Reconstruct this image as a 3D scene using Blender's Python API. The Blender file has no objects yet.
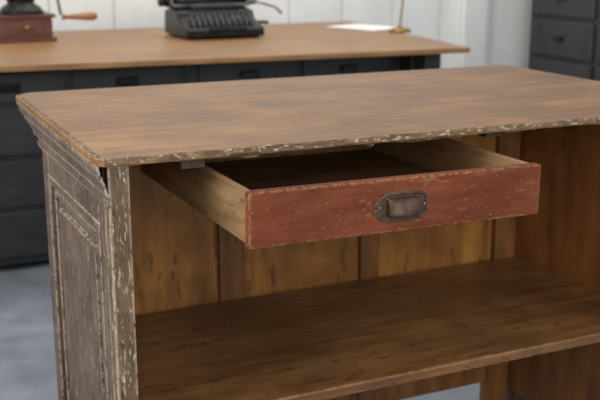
import bpy, bmesh, math, random
from mathutils import Vector, Matrix
random.seed(4)
D=bpy.data
# ---------------------------------------------------------------- materials
def lin(c):
    return tuple(((v/255.)/12.92 if v/255.<=.04045 else (((v/255.)+.055)/1.055)**2.4) for v in c)+(1,)
def mat(name, cols, axis='X', stretch=14, scale=5, rough=.5, blotch=.35, chips=None, edge=None, bump=.15, metal=0, spec=.5, haze=None):
    m=D.materials.new(name); m.use_nodes=True; nt=m.node_tree; N=nt.nodes; L=nt.links
    b=N['Principled BSDF']; b.inputs['Roughness'].default_value=rough; b.inputs['Metallic'].default_value=metal
    b.inputs['Specular IOR Level'].default_value=spec
    tc=N.new('ShaderNodeTexCoord'); mp=N.new('ShaderNodeMapping')
    s=[1,1,1]
    if axis:
        s=[stretch]*3; s['XYZ'.index(axis)]=1
    mp.inputs['Scale'].default_value=s
    L.new(tc.outputs['Object'],mp.inputs['Vector'])
    n=N.new('ShaderNodeTexNoise'); n.inputs['Scale'].default_value=scale; n.inputs['Detail'].default_value=8; n.inputs['Roughness'].default_value=.62
    L.new(mp.outputs[0],n.inputs['Vector'])
    r=N.new('ShaderNodeValToRGB'); e=r.color_ramp.elements
    k=len(cols)
    e[0].position=.28; e[0].color=lin(cols[0]); e[1].position=.72; e[1].color=lin(cols[-1])
    for i in range(1,k-1):
        q=e.new(.28+.44*i/(k-1)); q.color=lin(cols[i])
    L.new(n.outputs['Fac'],r.inputs['Fac'])
    cur=r.outputs['Color']
    def mix(a,fac,bcol,mode='MIX'):
        x=N.new('ShaderNodeMix'); x.data_type='RGBA'; x.blend_type=mode
        if isinstance(fac,float): x.inputs[0].default_value=fac
        else: L.new(fac,x.inputs[0])
        L.new(a,x.inputs[6])
        if isinstance(bcol,tuple): x.inputs[7].default_value=bcol
        else: L.new(bcol,x.inputs[7])
        return x.outputs[2]
    def noise(sc,det=4,vec=None,rg=.6):
        x=N.new('ShaderNodeTexNoise'); x.inputs['Scale'].default_value=sc; x.inputs['Detail'].default_value=det; x.inputs['Roughness'].default_value=rg
        L.new(vec if vec else tc.outputs['Object'],x.inputs['Vector']); return x.outputs['Fac']
    def ramp(a,lo,hi,top=1.0):
        x=N.new('ShaderNodeMapRange'); x.inputs[1].default_value=lo; x.inputs[2].default_value=hi; x.inputs[4].default_value=top
        L.new(a,x.inputs[0]); return x.outputs[0]
    if haze: # broad patches of another tone (old wax, wear)
        hc,hs,hamt=haze
        cur=mix(cur,ramp(noise(hs,5,None,.6),.42,.68,hamt),lin(hc))
    if blotch:
        bl=noise(4.5,3); rr=N.new('ShaderNodeValToRGB'); ee=rr.color_ramp.elements
        ee[0].position=.35; ee[0].color=(1-blotch,)*3+(1,); ee[1].position=.62; ee[1].color=(1,1,1,1)
        L.new(bl,rr.inputs['Fac']); cur=mix(cur,1.0,rr.outputs['Color'],'MULTIPLY')
    hgt=n.outputs['Fac']
    for ch in (chips or []):
        col,lo,sc,st=ch[:4]; amt=ch[4] if len(ch)>4 else 1.0
        m2=N.new('ShaderNodeMapping'); m2.inputs['Scale'].default_value=st
        L.new(tc.outputs['Object'],m2.inputs['Vector'])
        f=ramp(noise(sc,7,m2.outputs[0],.68),lo,lo+.05,amt)
        cur=mix(cur,f,lin(col))
    if edge:
        col,rad,lo=edge
        bv=N.new('ShaderNodeBevel'); bv.samples=6; bv.inputs['Radius'].default_value=rad
        g=N.new('ShaderNodeNewGeometry'); dt=N.new('ShaderNodeVectorMath'); dt.operation='DOT_PRODUCT'
        L.new(bv.outputs[0],dt.inputs[0]); L.new(g.outputs['Normal'],dt.inputs[1])
        em=ramp(dt.outputs['Value'],.998,.93)
        nf=ramp(noise(75,7,None,.7),lo,lo+.08)
        ml=N.new('ShaderNodeMath'); ml.operation='MULTIPLY'; L.new(em,ml.inputs[0]); L.new(nf,ml.inputs[1])
        cur=mix(cur,ml.outputs[0],lin(col))
    L.new(cur,b.inputs['Base Color'])
    rv=N.new('ShaderNodeMapRange'); rv.inputs[3].default_value=max(rough-.1,.05); rv.inputs[4].default_value=min(rough+.15,1)
    L.new(n.outputs['Fac'],rv.inputs[0]); L.new(rv.outputs[0],b.inputs['Roughness'])
    if bump:
        bp=N.new('ShaderNodeBump'); bp.inputs['Strength'].default_value=bump; bp.inputs['Distance'].default_value=.004
        L.new(hgt,bp.inputs['Height']); L.new(bp.outputs[0],b.inputs['Normal'])
    return m
M={}
M['top']=mat('counter_top_wood',[(106,72,43),(148,106,66),(176,133,88)],'X',12,3,.5,.26,chips=[((86,54,30),.58,30,(1,5,5),.65),((58,38,24),.625,75,(1,1.3,1),.85),((190,160,124),.62,40,(.4,7,5),.6),((70,46,28),.66,30,(6,.6,5),.5)],edge=((190,168,130),.003,.5),spec=.35,haze=((120,86,56),7,.6))
M['rim']=mat('chipped_rim',[(88,66,46),(124,98,72),(156,132,102)],'X',3,25,.8,.2,chips=[((204,192,168),.56,70,(1,2.2,2.2),.8),((54,41,30),.62,60,(1,1.5,1.5),.9)],bump=.35)
M['rimL']=mat('chipped_rim_side',[(84,64,46),(115,92,68),(150,128,100)],'Y',3,30,.75,.2,chips=[((186,170,142),.57,70,(2,1,2)),((60,45,32),.57,45,(2,1,2))],bump=.5)
M['paint']=mat('flaking_brown_paint',[(66,50,40),(90,70,57),(112,90,73)],'Z',4,8,.65,.22,chips=[((146,130,110),.575,26,(3,3,.7),.55),((188,176,156),.615,80,(2,2,.9),.85),((52,38,30),.60,60,(1,1,.7))],edge=((196,184,164),.005,.44),bump=.3,haze=((122,104,90),9,.45))
M['post']=mat('flaking_post_paint',[(78,58,42),(104,82,60),(132,108,80)],'Z',5,10,.65,.2,chips=[((178,162,134),.56,85,(2.2,2.2,.4),.8),((210,198,176),.595,60,(2.2,2.2,.7),.85),((48,36,26),.60,80,(2,2,.6))],edge=((206,192,166),.006,.40),bump=.4)
M['inner']=mat('inner_wood',[(96,58,26),(130,84,40),(152,102,52)],'Z',9,4,.55,.35,chips=[((66,40,22),.60,30,(3,3,.5),.7)])
M['runner']=mat('runner_wood',[(56,38,24),(78,54,36),(96,68,46)],'Y',9,6,.7,.3)
M['wallr']=mat('inner_end_wood',[(110,65,30),(146,92,49),(166,110,62)],'Z',5,4,.5,.35,chips=[((78,46,24),.60,26,(3,3,.5),.6)])
M['back']=mat('inner_back_wood',[(122,78,33),(170,116,50),(194,140,68)],'Z',6,4,.5,.45,chips=[((94,57,26),.56,14,(2,2,.5),.75),((76,46,24),.64,50,(2,2,.7),.7)],haze=((138,88,37),6,.8))
M['shelf']=mat('shelf_wood',[(86,55,32),(121,82,49),(150,108,67)],'X',9,4,.38,.38,chips=[((70,43,25),.58,22,(1,3,3),.75)],edge=((170,128,84),.004,.45),haze=((130,96,62),6,.6))
M['red']=mat('red_drawer_paint',[(96,48,31),(121,62,41),(138,80,57)],'X',5,6,.68,.28,chips=[((188,150,96),.625,130,(1,1,1.1)),((76,42,28),.60,50,(1,1,1),.75),((156,110,76),.59,24,(.7,1,2),.55),((154,118,88),.64,70,(.3,1,2.5),.7)],edge=((176,138,94),.005,.47),bump=.2,spec=.2)
M['dwood']=mat('drawer_wood',[(118,88,54),(150,116,76),(176,142,98)],'Y',9,5,.6,.28,chips=[((90,64,40),.60,30,(2,.6,2),.8)])
M['dfloor']=mat('drawer_bottom_wood',[(88,59,36),(118,83,52),(136,99,64)],'X',9,5,.6,.3)
M['iron']=mat('aged_copper',[(66,49,41),(94,73,61),(122,99,83)],None,1,60,.5,.25,metal=.6,bump=.25,chips=[((98,60,46),.57,60,(1,1,1),.75)],edge=((165,138,114),.002,.42))
M['btop']=mat('table_top_wood',[(120,84,52),(150,110,70),(168,127,84)],'X',10,3,.4,.2,spec=.35)
M['black']=mat('black_paint',[(24,24,25),(31,32,33),(40,41,42)],'X',3,6,.5,.1,bump=.05)
M['slate']=mat('slate_paint',[(30,31,33),(38,40,42),(47,49,51)],'X',3,6,.5,.1,bump=.05)
M['dark']=mat('dark_metal',[(20,20,21),(32,32,33),(46,46,47)],None,1,20,.3,0,metal=.5,bump=.05)
M['steel']=mat('steel',[(90,90,90),(120,120,120),(150,150,150)],None,1,20,.3,0,metal=.9,bump=.05)
M['mahog']=mat('grinder_wood',[(70,36,26),(92,50,36),(112,66,46)],'X',8,8,.4,.2)
M['knob']=mat('knob_wood',[(130,84,44),(156,104,60),(176,124,76)],'X',6,10,.4,0)
M['paper']=mat('paper',[(225,225,222),(235,235,232),(242,242,240)],None,1,6,.9,0,bump=0)
M['brass']=mat('brass',[(120,90,50),(150,116,66),(176,140,86)],None,1,20,.35,0,metal=.8,bump=0)
M['wall']=mat('wall_paint',[(224,224,221),(231,231,228),(238,238,235)],'Z',3,2,.6,.05,bump=.04)
M['floor']=mat('floor_concrete',[(112,119,128),(134,141,149),(150,156,163)],None,1,6,.5,.2,bump=.15,haze=((120,127,136),2,.5))
M['chest']=mat('chest_paint',[(42,42,43),(53,53,54),(64,64,65)],'Z',4,5,.5,.15,bump=.1,edge=((96,96,96),.006,.45))
# ---------------------------------------------------------------- helpers
def empty(name,loc=(0,0,0)):
    o=D.objects.new(name,None); o.location=loc; o.empty_display_size=.1
    bpy.context.collection.objects.link(o); return o
def finish(bm,name,m,parent=None,bevel=0,smooth=False,seg=2):
    me=D.meshes.new(name); bmesh.ops.recalc_face_normals(bm,faces=bm.faces); bm.to_mesh(me); bm.free()
    o=D.objects.new(name,me); bpy.context.collection.objects.link(o); me.materials.append(M[m] if isinstance(m,str) else m)
    if parent: o.parent=parent
    if smooth:
        for p in me.polygons: p.use_smooth=True
    if bevel:
        b=o.modifiers.new('b','BEVEL'); b.width=bevel; b.segments=seg; b.limit_method='ANGLE'
    return o
def addbox(bm,x0,x1,y0,y1,z0,z1):
    v=[bm.verts.new(p) for p in [(x0,y0,z0),(x1,y0,z0),(x1,y1,z0),(x0,y1,z0),(x0,y0,z1),(x1,y0,z1),(x1,y1,z1),(x0,y1,z1)]]
    for f in [(0,3,2,1),(4,5,6,7),(0,1,5,4),(1,2,6,5),(2,3,7,6),(3,0,4,7)]: bm.faces.new([v[i] for i in f])
def boxes(name,lst,m,parent=None,bevel=.0015):
    bm=bmesh.new()
    for b in lst: addbox(bm,*b)
    return finish(bm,name,m,parent,bevel)
def prism(bm,pts,a,b,fn):
    A=[bm.verts.new(fn(p[0],p[1],a)) for p in pts]; B=[bm.verts.new(fn(p[0],p[1],b)) for p in pts]
    bm.faces.new(A); bm.faces.new(B[::-1])
    n=len(pts)
    for i in range(n): bm.faces.new([A[i],A[(i+1)%n],B[(i+1)%n],B[i]])
def tube(name,pts,r,m,parent,seg=10,closed=False):
    c=D.curves.new(name,'CURVE'); c.dimensions='3D'; c.bevel_depth=r; c.bevel_resolution=4
    s=c.splines.new('POLY'); s.points.add(len(pts)-1)
    for i,p in enumerate(pts): s.points[i].co=(*p,1)
    s.use_cyclic_u=closed; c.use_fill_caps=True
    o=D.objects.new(name,c); bpy.context.collection.objects.link(o); c.materials.append(M[m])
    dg=bpy.context.evaluated_depsgraph_get(); me=D.meshes.new_from_object(o.evaluated_get(dg)); D.objects.remove(o)
    o=D.objects.new(name,me); bpy.context.collection.objects.link(o); o.parent=parent
    for p in me.polygons: p.use_smooth=True
    return o
def lathe(name,prof,m,parent,loc=(0,0,0),rot=(0,0,0),seg=28):
    bm=bmesh.new(); rings=[]
    for r,z in prof: rings.append([bm.verts.new((r*math.cos(2*math.pi*i/seg),r*math.sin(2*math.pi*i/seg),z)) for i in range(seg)])
    for a,b in zip(rings,rings[1:]):
        for i in range(seg): bm.faces.new([a[i],a[(i+1)%seg],b[(i+1)%seg],b[i]])
    bm.faces.new(rings[0][::-1]); bm.faces.new(rings[-1])
    o=finish(bm,name,m,parent,0,True); o.location=loc; o.rotation_euler=rot
    return o
# ---------------------------------------------------------------- room
boxes('floor',[(-3,8,-1.5,6.2,-.05,0)],'floor',None,0)
wl=[(-3,8,5.32,5.4,0,3)]
boxes('wall_back',wl+[(-3+.34*i+.004,-3+.34*(i+1)-.004,5.305,5.325,0,3) for i in range(32)],'wall',None,.004)
boxes('trim_1',[(3.57,3.80,5.26,5.30,0,3),(3.60,3.77,5.245,5.26,0,3)],'wall',None,.004)
# ---------------------------------------------------------------- shop counter
C=empty('shop_counter')
XL,XR,YF,YB=.395,1.64,1.56,2.10
# slab, with broken, irregular front edge
bm=bmesh.new()
fr=[]
n=240
for i in range(n+1):
    t=i/n; xx=.387+t*(1.745-.387)
    d=0.0010*math.sin(i*.35)+random.uniform(-.0005,.0005)
    if .16<t<.2: d+=.002
    fr.append((xx,1.548-.022*t+d))
pts=[(.376,1.562)]+fr+[(1.752,1.60),(1.752,2.33),(1.735,2.345),(.42,2.36),(.386,2.325)]
prism(bm,pts,.886,.9,lambda a,b,c:(a,b,c))
finish(bm,'top_slab','top',C,.0025)
# worn lip moulding under the slab front: wavy lower edge with bitten-out stretches
bm=bmesh.new(); prev=None
bites=[(.05,.03,.002),(.17,.012,-.004),(.31,.05,.004),(.345,.008,-.006),(.43,.03,-.002),(.55,.02,.003),(.66,.04,.002),(.80,.03,-.002),(.9,.03,.002)]
for i in range(321):
    t=i/320; xx=.42+t*1.31
    z=.8825+random.uniform(-.0005,.0005)+.0007*math.sin(i*.23)
    for c0,w_,a_ in bites: z+=a_*math.exp(-((t-c0)/w_)**4)
    z=min(z,.885)
    y=1.556-.022*t
    cur=[bm.verts.new(p) for p in [(xx,y,.8865),(xx,y+.003,z),(xx,y+.02,z),(xx,y+.02,.8865)]]
    if prev:
        for k in range(4): bm.faces.new([prev[k],cur[k],cur[(k+1)%4],prev[(k+1)%4]])
    else: bm.faces.new(cur)
    prev=cur
bm.faces.new(prev[::-1])
finish(bm,'front_lip','rim',C)
bm=bmesh.new()
prism(bm,[(.378,1.565),(.385,1.565),(.395,2.32),(.388,2.32)],.8985,.9018,lambda a,b,c:(a,b,c))
finish(bm,'edge_bead','rimL',C,.0015)
# splintered front fascia strip along the slab edge
bm=bmesh.new(); prev=None
for i in range(401):
    t=i/400; xx=.388+t*1.353; y=1.5465-.022*t
    zt=.8990+random.uniform(-.0008,.0003)+.0006*math.sin(i*.17)
    cur=[bm.verts.new(p) for p in [(xx,y+random.uniform(-.0002,.0002),.8890+random.uniform(-.0007,.0007)+.0008*math.sin(i*.11)),(xx,y,zt),(xx,y+.004,zt+.0008),(xx,y+.004,.8875)]]
    if prev:
        for k in range(4): bm.faces.new([prev[k],cur[k],cur[(k+1)%4],prev[(k+1)%4]])
    else: bm.faces.new(cur)
    prev=cur
bm.faces.new(prev[::-1]); finish(bm,'front_bead','rim',C)
# cornice around left, back and right: stepped fillets, cove and beads
prof=[(.0,.816),(.010,.818),(.014,.824),(.010,.830),(.010,.836),(.024,.838),(.026,.843),(.032,.850),(.044,.857),(.054,.860),(.056,.866),(.066,.867),(.072,.872),(.074,.878),(.080,.880),(.080,.886)]
bm=bmesh.new(); prev=None; mx=.08
for o_,z in prof:
    s=o_/mx; ox=.018*s; oxb=.008*s; oxr=.09*s; oy=.225*s
    ring=[(XL-ox,YF,z),(XL-oxb,YB+oy,z),(XR+oxr,YB+oy,z),(XR+oxr,YF,z)]
    cur=[bm.verts.new(p) for p in ring]
    if prev:
        for k in range(3): bm.faces.new([prev[k],prev[k+1],cur[k+1],cur[k]])
    prev=cur
o=finish(bm,'cornice','paint',C)
sd=o.modifiers.new('s','SOLIDIFY'); sd.thickness=.004; sd.offset=-1
boxes('post_front_left',[(XL,.431,YF,YF+.03,0,.886)],'post',C,.003)
boxes('post_front_right',[(1.59,XR,YF,YF+.03,0,.886)],'post',C,.003)
def endpanel(nm,xo,sgn):
    def bx(d0,d1,y0,y1,z0,z1):
        a,b=xo+sgn*d0,xo+sgn*d1; return (min(a,b),max(a,b),y0,y1,z0,z1)
    boxes('end_frame_'+nm,[bx(0,.02,YF+.03,1.635,0,.884),bx(0,.02,2.04,YB,0,.884),bx(0,.02,1.635,2.04,.765,.884),bx(0,.02,1.635,2.04,.0,.14)],'paint',C,.003)
    boxes('end_mould_'+nm,[bx(-.003,.012,1.625,1.645,.13,.775),bx(-.003,.012,2.03,2.048,.13,.775),bx(-.003,.012,1.645,2.03,.757,.775),bx(-.003,.012,1.645,2.03,.13,.148),
        bx(.004,.014,1.655,1.667,.158,.747),bx(.004,.014,2.008,2.02,.158,.747),bx(.004,.014,1.667,2.008,.735,.747),bx(.004,.014,1.667,2.008,.158,.17)],'paint',C,.003)
    boxes('end_panel_'+nm,[bx(.010,.018,1.63,2.045,.12,.77),bx(.004,.012,1.69,1.985,.19,.715)],'paint',C,.003)
    boxes('end_lining_'+nm,[bx(.021,.031,YF+.031,YB-.005,.05,.88)],'wallr',C,0)
endpanel('left',XL,1); endpanel('right',XR,-1)
bi=YB-.025
boxes('back_boards',[(.427,1.61,bi,bi+.012,.09,.884)],'back',C,0)
boxes('back_stiles',[(.427,.46,bi-.012,bi,.0,.88),(.772,.835,bi-.012,bi,.08,.88),(1.14,1.192,bi-.012,bi,.08,.88),(1.535,1.60,bi-.02,bi+.02,.0,.88),(.427,1.6,bi-.006,bi,.08,.13)],'inner',C,.003)
boxes('back_face',[(.405,1.63,bi+.013,YB,.09,.884)],'paint',C,.002)
boxes('shelf_board',[(.427,1.608,1.535,bi-.013,.410,.432)],'shelf',C,.004)
boxes('drawer_runners',[(.520,.562,1.562,1.64,.868,.886),(1.134,1.17,1.565,2.05,.872,.886),(.60,.62,1.70,bi-.001,.758,.7655),(1.08,1.10,1.70,bi-.001,.752,.760)],'runner',C,.001)
# ---------------------------------------------------------------- drawer
x0,x1,y0,y1,z0,z1=0,.563,0,.60,-.092,0
DR=empty('drawer',(.575,1.40,.8580)); DR.parent=C; DR.rotation_euler=(0,math.radians(.65),0)
boxes('drawer_front',[(x0,x1,y0,y0+.02,z0,z1)],'red',DR,.003)
boxes('drawer_sides',[(x0+.003,x0+.015,y0+.02,y1,z0+.004,z1-.003),(x1-.015,x1-.003,y0+.02,y1,z0+.004,z1-.003),(x0+.015,x1-.015,y1-.012,y1,z0+.01,z1-.012)],'dwood',DR,.0015)
boxes('drawer_bottom',[(x0+.015,x1-.015,y0+.02,y1-.012,z0+.008,z0+.015)],'dfloor',DR,0)
# handle
H=empty('cup_pull',(.276,0,-.048)); H.parent=DR; H.scale=(1.04,1,1.12)
cx,cz,yy=0,0,y0
bm=bmesh.new()
pl=[]
for sx in (1,-1):
    seq=[(.026,-.023),(.034,-.023),(.036,-.017),(.047,-.014),(.051,-.004),(.046,0),(.051,.004),(.047,.014),(.036,.017),(.034,.023),(.026,.023)]
    if sx==-1: seq=seq[::-1]
    pl+=[(cx+sx*a,cz+b) for a,b in seq]
prism(bm,pl,yy-.0025,yy+.0005,lambda a,b,c:(a,c,b))
finish(bm,'backplate','iron',H,.0008)
fp=[]
for i in range(40):
    a=2*math.pi*i/40; c,s=math.cos(a),math.sin(a)
    fp.append((cx+.045*math.copysign(abs(c)**.5,c),yy-.003,cz+.020*math.copysign(abs(s)**.5,s)))
tube('frame_bead',fp,.0021,'iron',H,closed=True)
bm=bmesh.new(); g=[]
for i in range(17):
    u=-1+2*i/16; row=[]
    for j in range(11):
        a=j/10*math.pi*.5
        w=(1-abs(u)**3.5)**.5
        row.append(bm.verts.new((cx+u*.030,yy-.019*math.sin(a)*w-.002,cz+.014-.026*(1-math.cos(a)))))
    g.append(row)
for i in range(16):
    for j in range(10): bm.faces.new([g[i][j],g[i+1][j],g[i+1][j+1],g[i][j+1]])
o=finish(bm,'cup','iron',H,0,True); sd=o.modifiers.new('s','SOLIDIFY'); sd.thickness=.0015
tube('lower_bar',[(cx-.029,yy-.004,cz-.016),(cx+.029,yy-.004,cz-.016)],.0025,'iron',H)
for sx in (-1,1):
    lathe('screw',[(.0035,0),(.003,.0015),(.001,.002)],'steel',H,(cx+sx*.041,yy-.0025,cz),(math.pi/2,0,0),12)
# ---------------------------------------------------------------- background table
T=empty('work_table')
bm=bmesh.new()
prism(bm,[(-.6,3.80),(2.48,3.56),(2.74,5.12),(-.6,5.2)],.788,.81,lambda a,b,c:(a,b,c))
finish(bm,'table_top','btop',T,.004)
ty=3.83
boxes('table_body',[(-.55,1.3,ty,4.9,.03,.788),(1.3,2.36,ty,4.9,.60,.788),(2.32,2.40,3.66,3.74,0,.788),(2.30,2.38,4.8,4.88,0,.788),(2.30,2.36,3.74,4.8,.6,.788)],'black',T,.004)
dl=[]
for k in range(4):
    xa=-.5+.45*k; dl.append((xa,xa+.42,ty-.012,ty+.01,.66,.77))
for k in range(2):
    xa=1.36+.46*k; dl.append((xa,xa+.43,ty-.012,ty+.01,.66,.77))
for k in range(2):
    for j in range(3): dl.append((-.5+.9*k,-.5+.9*k+.86,ty-.012,ty+.01,.06+.2*j,.06+.2*j+.18))
boxes('table_drawers',dl,'slate',T,.004)
hl=bmesh.new()
for (a,b,yA,_,c,d) in dl:
    mx_,mz=(a+b)/2,(c+d)/2
    addbox(hl,mx_-.035,mx_+.035,yA-.02,yA,mz-.005,mz+.012); addbox(hl,mx_-.045,mx_+.045,yA-.004,yA,mz-.018,mz+.018)
finish(hl,'table_handles','dark',T,.003)
# ---------------------------------------------------------------- coffee grinder
G=empty('coffee_grinder',(.83,4.69,.811))
boxes('base',[(-.13,.13,-.11,.11,0,.018),(-.115,.115,-.10,.10,.018,.105),(-.13,.13,-.11,.11,.105,.12),(-.08,.08,-.105,-.1,.03,.095)],'mahog',G,.004)
lathe('drawer_knob',[(.006,0),(.006,.012),(.012,.018),(.008,.026)],'brass',G,(0,-.105,.065),(math.pi/2,0,0))
lathe('hopper',[(.10,0),(.10,.01),(.085,.03),(.06,.045),(.06,.055),(.085,.09),(.092,.13),(.07,.14)],'dark',G,(0,0,.12))
lathe('spindle',[(.012,0),(.012,.04)],'steel',G,(0,0,.255))
tube('crank_arm',[(0,0,.285),(.06,0,.285),(.13,0,.26),(.16,-.01,.2),(.175,-.01,.11)],.007,'steel',G)
lathe('crank_knob',[(.012,0),(.014,.01),(.010,.02),(.013,.06),(.018,.11),(.020,.14),(.012,.16)],'knob',G,(.18,-.01,.10),(0,math.pi/2,0))
# ---------------------------------------------------------------- typewriter
TW=empty('typewriter',(1.69,4.53,.811))
bm=bmesh.new()
pr=[(-.17,.008),(-.17,.045),(-.15,.055),(-.05,.085),(-.03,.12),(.08,.135),(.16,.12),(.17,.05),(.17,.008)]
prism(bm,pr,-.19,.19,lambda a,b,c:(c,a,b)); finish(bm,'body','dark',TW,.008)
boxes('feet',[(sx*.15-.02,sx*.15+.02,sy*.13-.02,sy*.13+.02,0,.01) for sx in (-1,1) for sy in (-1,1)],'dark',TW,.002)
bm=bmesh.new()
for r_ in range(4):
    for c_ in range(11):
        xx=-.15+c_*.029+r_*.004; yv=-.145+r_*.025; zz=.066+r_*.010
        bmesh.ops.create_cone(bm,cap_ends=True,segments=10,radius1=.010,radius2=.010,depth=.006,matrix=Matrix.Translation((xx,yv,zz+.008)))
        addbox(bm,xx-.002,xx+.002,yv-.002,yv+.002,zz-.02,zz+.006)
finish(bm,'keys','steel',TW)
boxes('space_bar',[(-.09,.09,-.19,-.175,.04,.052)],'dark',TW,.003)
lathe('platen',[(.02,0),(.02,.42)],'dark',TW,(-.21,.07,.165),(0,math.pi/2,0))
boxes('carriage',[(-.2,.2,.03,.12,.135,.15),(-.2,-.185,.03,.12,.135,.2),(.185,.2,.03,.12,.135,.2)],'steel',TW,.003)
lathe('platen_knob',[(.022,0),(.025,.005),(.025,.03),(.02,.035)],'dark',TW,(.21,.07,.165),(0,math.pi/2,0))
lathe('platen_knob_2',[(.022,0),(.025,.005),(.025,.03),(.02,.035)],'dark',TW,(-.245,.07,.165),(0,math.pi/2,0))
tube('return_lever',[(.2,.03,.16),(.24,-.02,.15),(.30,-.05,.13),(.33,-.05,.10)],.006,'steel',TW)
tube('side_crank',[(.19,-.02,.06),(.25,-.02,.06),(.25,-.06,.06)],.008,'dark',TW)
boxes('ribbon_cover',[(-.12,.12,-.03,.03,.115,.145)],'dark',TW,.008)
# ---------------------------------------------------------------- paper, pen stand
boxes('paper_sheet',[(-.11,.12,-.19,.15,0,.004)],'paper',None,0)
p=D.objects['paper_sheet']; p.location=(2.57,4.68,.811); p.rotation_euler=(0,0,.3)
PS=empty('pen_stand',(2.61,4.36,.811))
lathe('stand_base',[(.055,0),(.055,.01),(.04,.018),(.015,.022),(.008,.03)],'brass',PS)
tube('pen',[(0,0,.025),(.008,.0,.1),(.02,0,.22)],.005,'brass',PS)
# ---------------------------------------------------------------- chest at right
CH=empty('chest_of_drawers')
boxes('carcass',[(4.02,4.6,3.9,5.14,0,1.3),(3.99,4.62,3.86,5.18,1.3,1.33),(3.99,4.02,3.87,5.17,0,.08)],'chest',CH,.005)
dd=[]
for j in range(5):
    za=.1+.24*j
    for k in range(2): dd.append((3.995,4.025,3.93+.61*k,3.93+.61*k+.57,za,za+.21))
boxes('drawers',dd,'chest',CH,.006)
hb=bmesh.new()
for b in dd:
    my,mz=(b[2]+b[3])/2,(b[4]+b[5])/2
    addbox(hb,3.965,3.995,my-.04,my+.04,mz-.006,mz+.012)
finish(hb,'handles','dark',CH,.004)
# ---------------------------------------------------------------- lights
w=D.worlds.new('w'); bpy.context.scene.world=w; w.use_nodes=True
w.node_tree.nodes['Background'].inputs[0].default_value=(.98,.99,1,1); w.node_tree.nodes['Background'].inputs[1].default_value=.60
def area(n,loc,tgt,sx,sy,e,c):
    l=D.lights.new(n,'AREA'); l.shape='RECTANGLE'; l.size=sx; l.size_y=sy; l.energy=e; l.color=c
    o=D.objects.new(n,l); bpy.context.collection.objects.link(o); o.location=loc
    o.rotation_euler=(Vector(tgt)-Vector(loc)).to_track_quat('-Z','Y').to_euler()
area('window_light_left',(-2.2,1.6,2.3),(1,1.9,.6),2.2,1.6,82,(1,.98,.94))
area('fill_light_front',(.6,-1.3,2.1),(1.1,2,.5),2.6,2.0,60,(1,.97,.92))  # added fill from behind the camera, lifts the counter's open interior
area('fill_light_back',(1.8,4.3,2.9),(1.8,4.9,.8),3.5,1.2,44,(1,1,.98))  # added overhead fill to whiten the back wall, no window there
# ---------------------------------------------------------------- camera
cam=D.cameras.new('camera'); o=D.objects.new('camera',cam); bpy.context.collection.objects.link(o); bpy.context.scene.camera=o
o.location=(0,0,1.23); o.rotation_euler=(math.radians(90)-math.atan(255/1006.),0,-math.radians(25.3))
cam.lens=60.36; cam.sensor_width=36; cam.clip_start=.05
cam.dof.use_dof=True; cam.dof.focus_distance=1.68; cam.dof.aperture_fstop=6
bpy.context.scene.view_settings.view_transform='Standard'
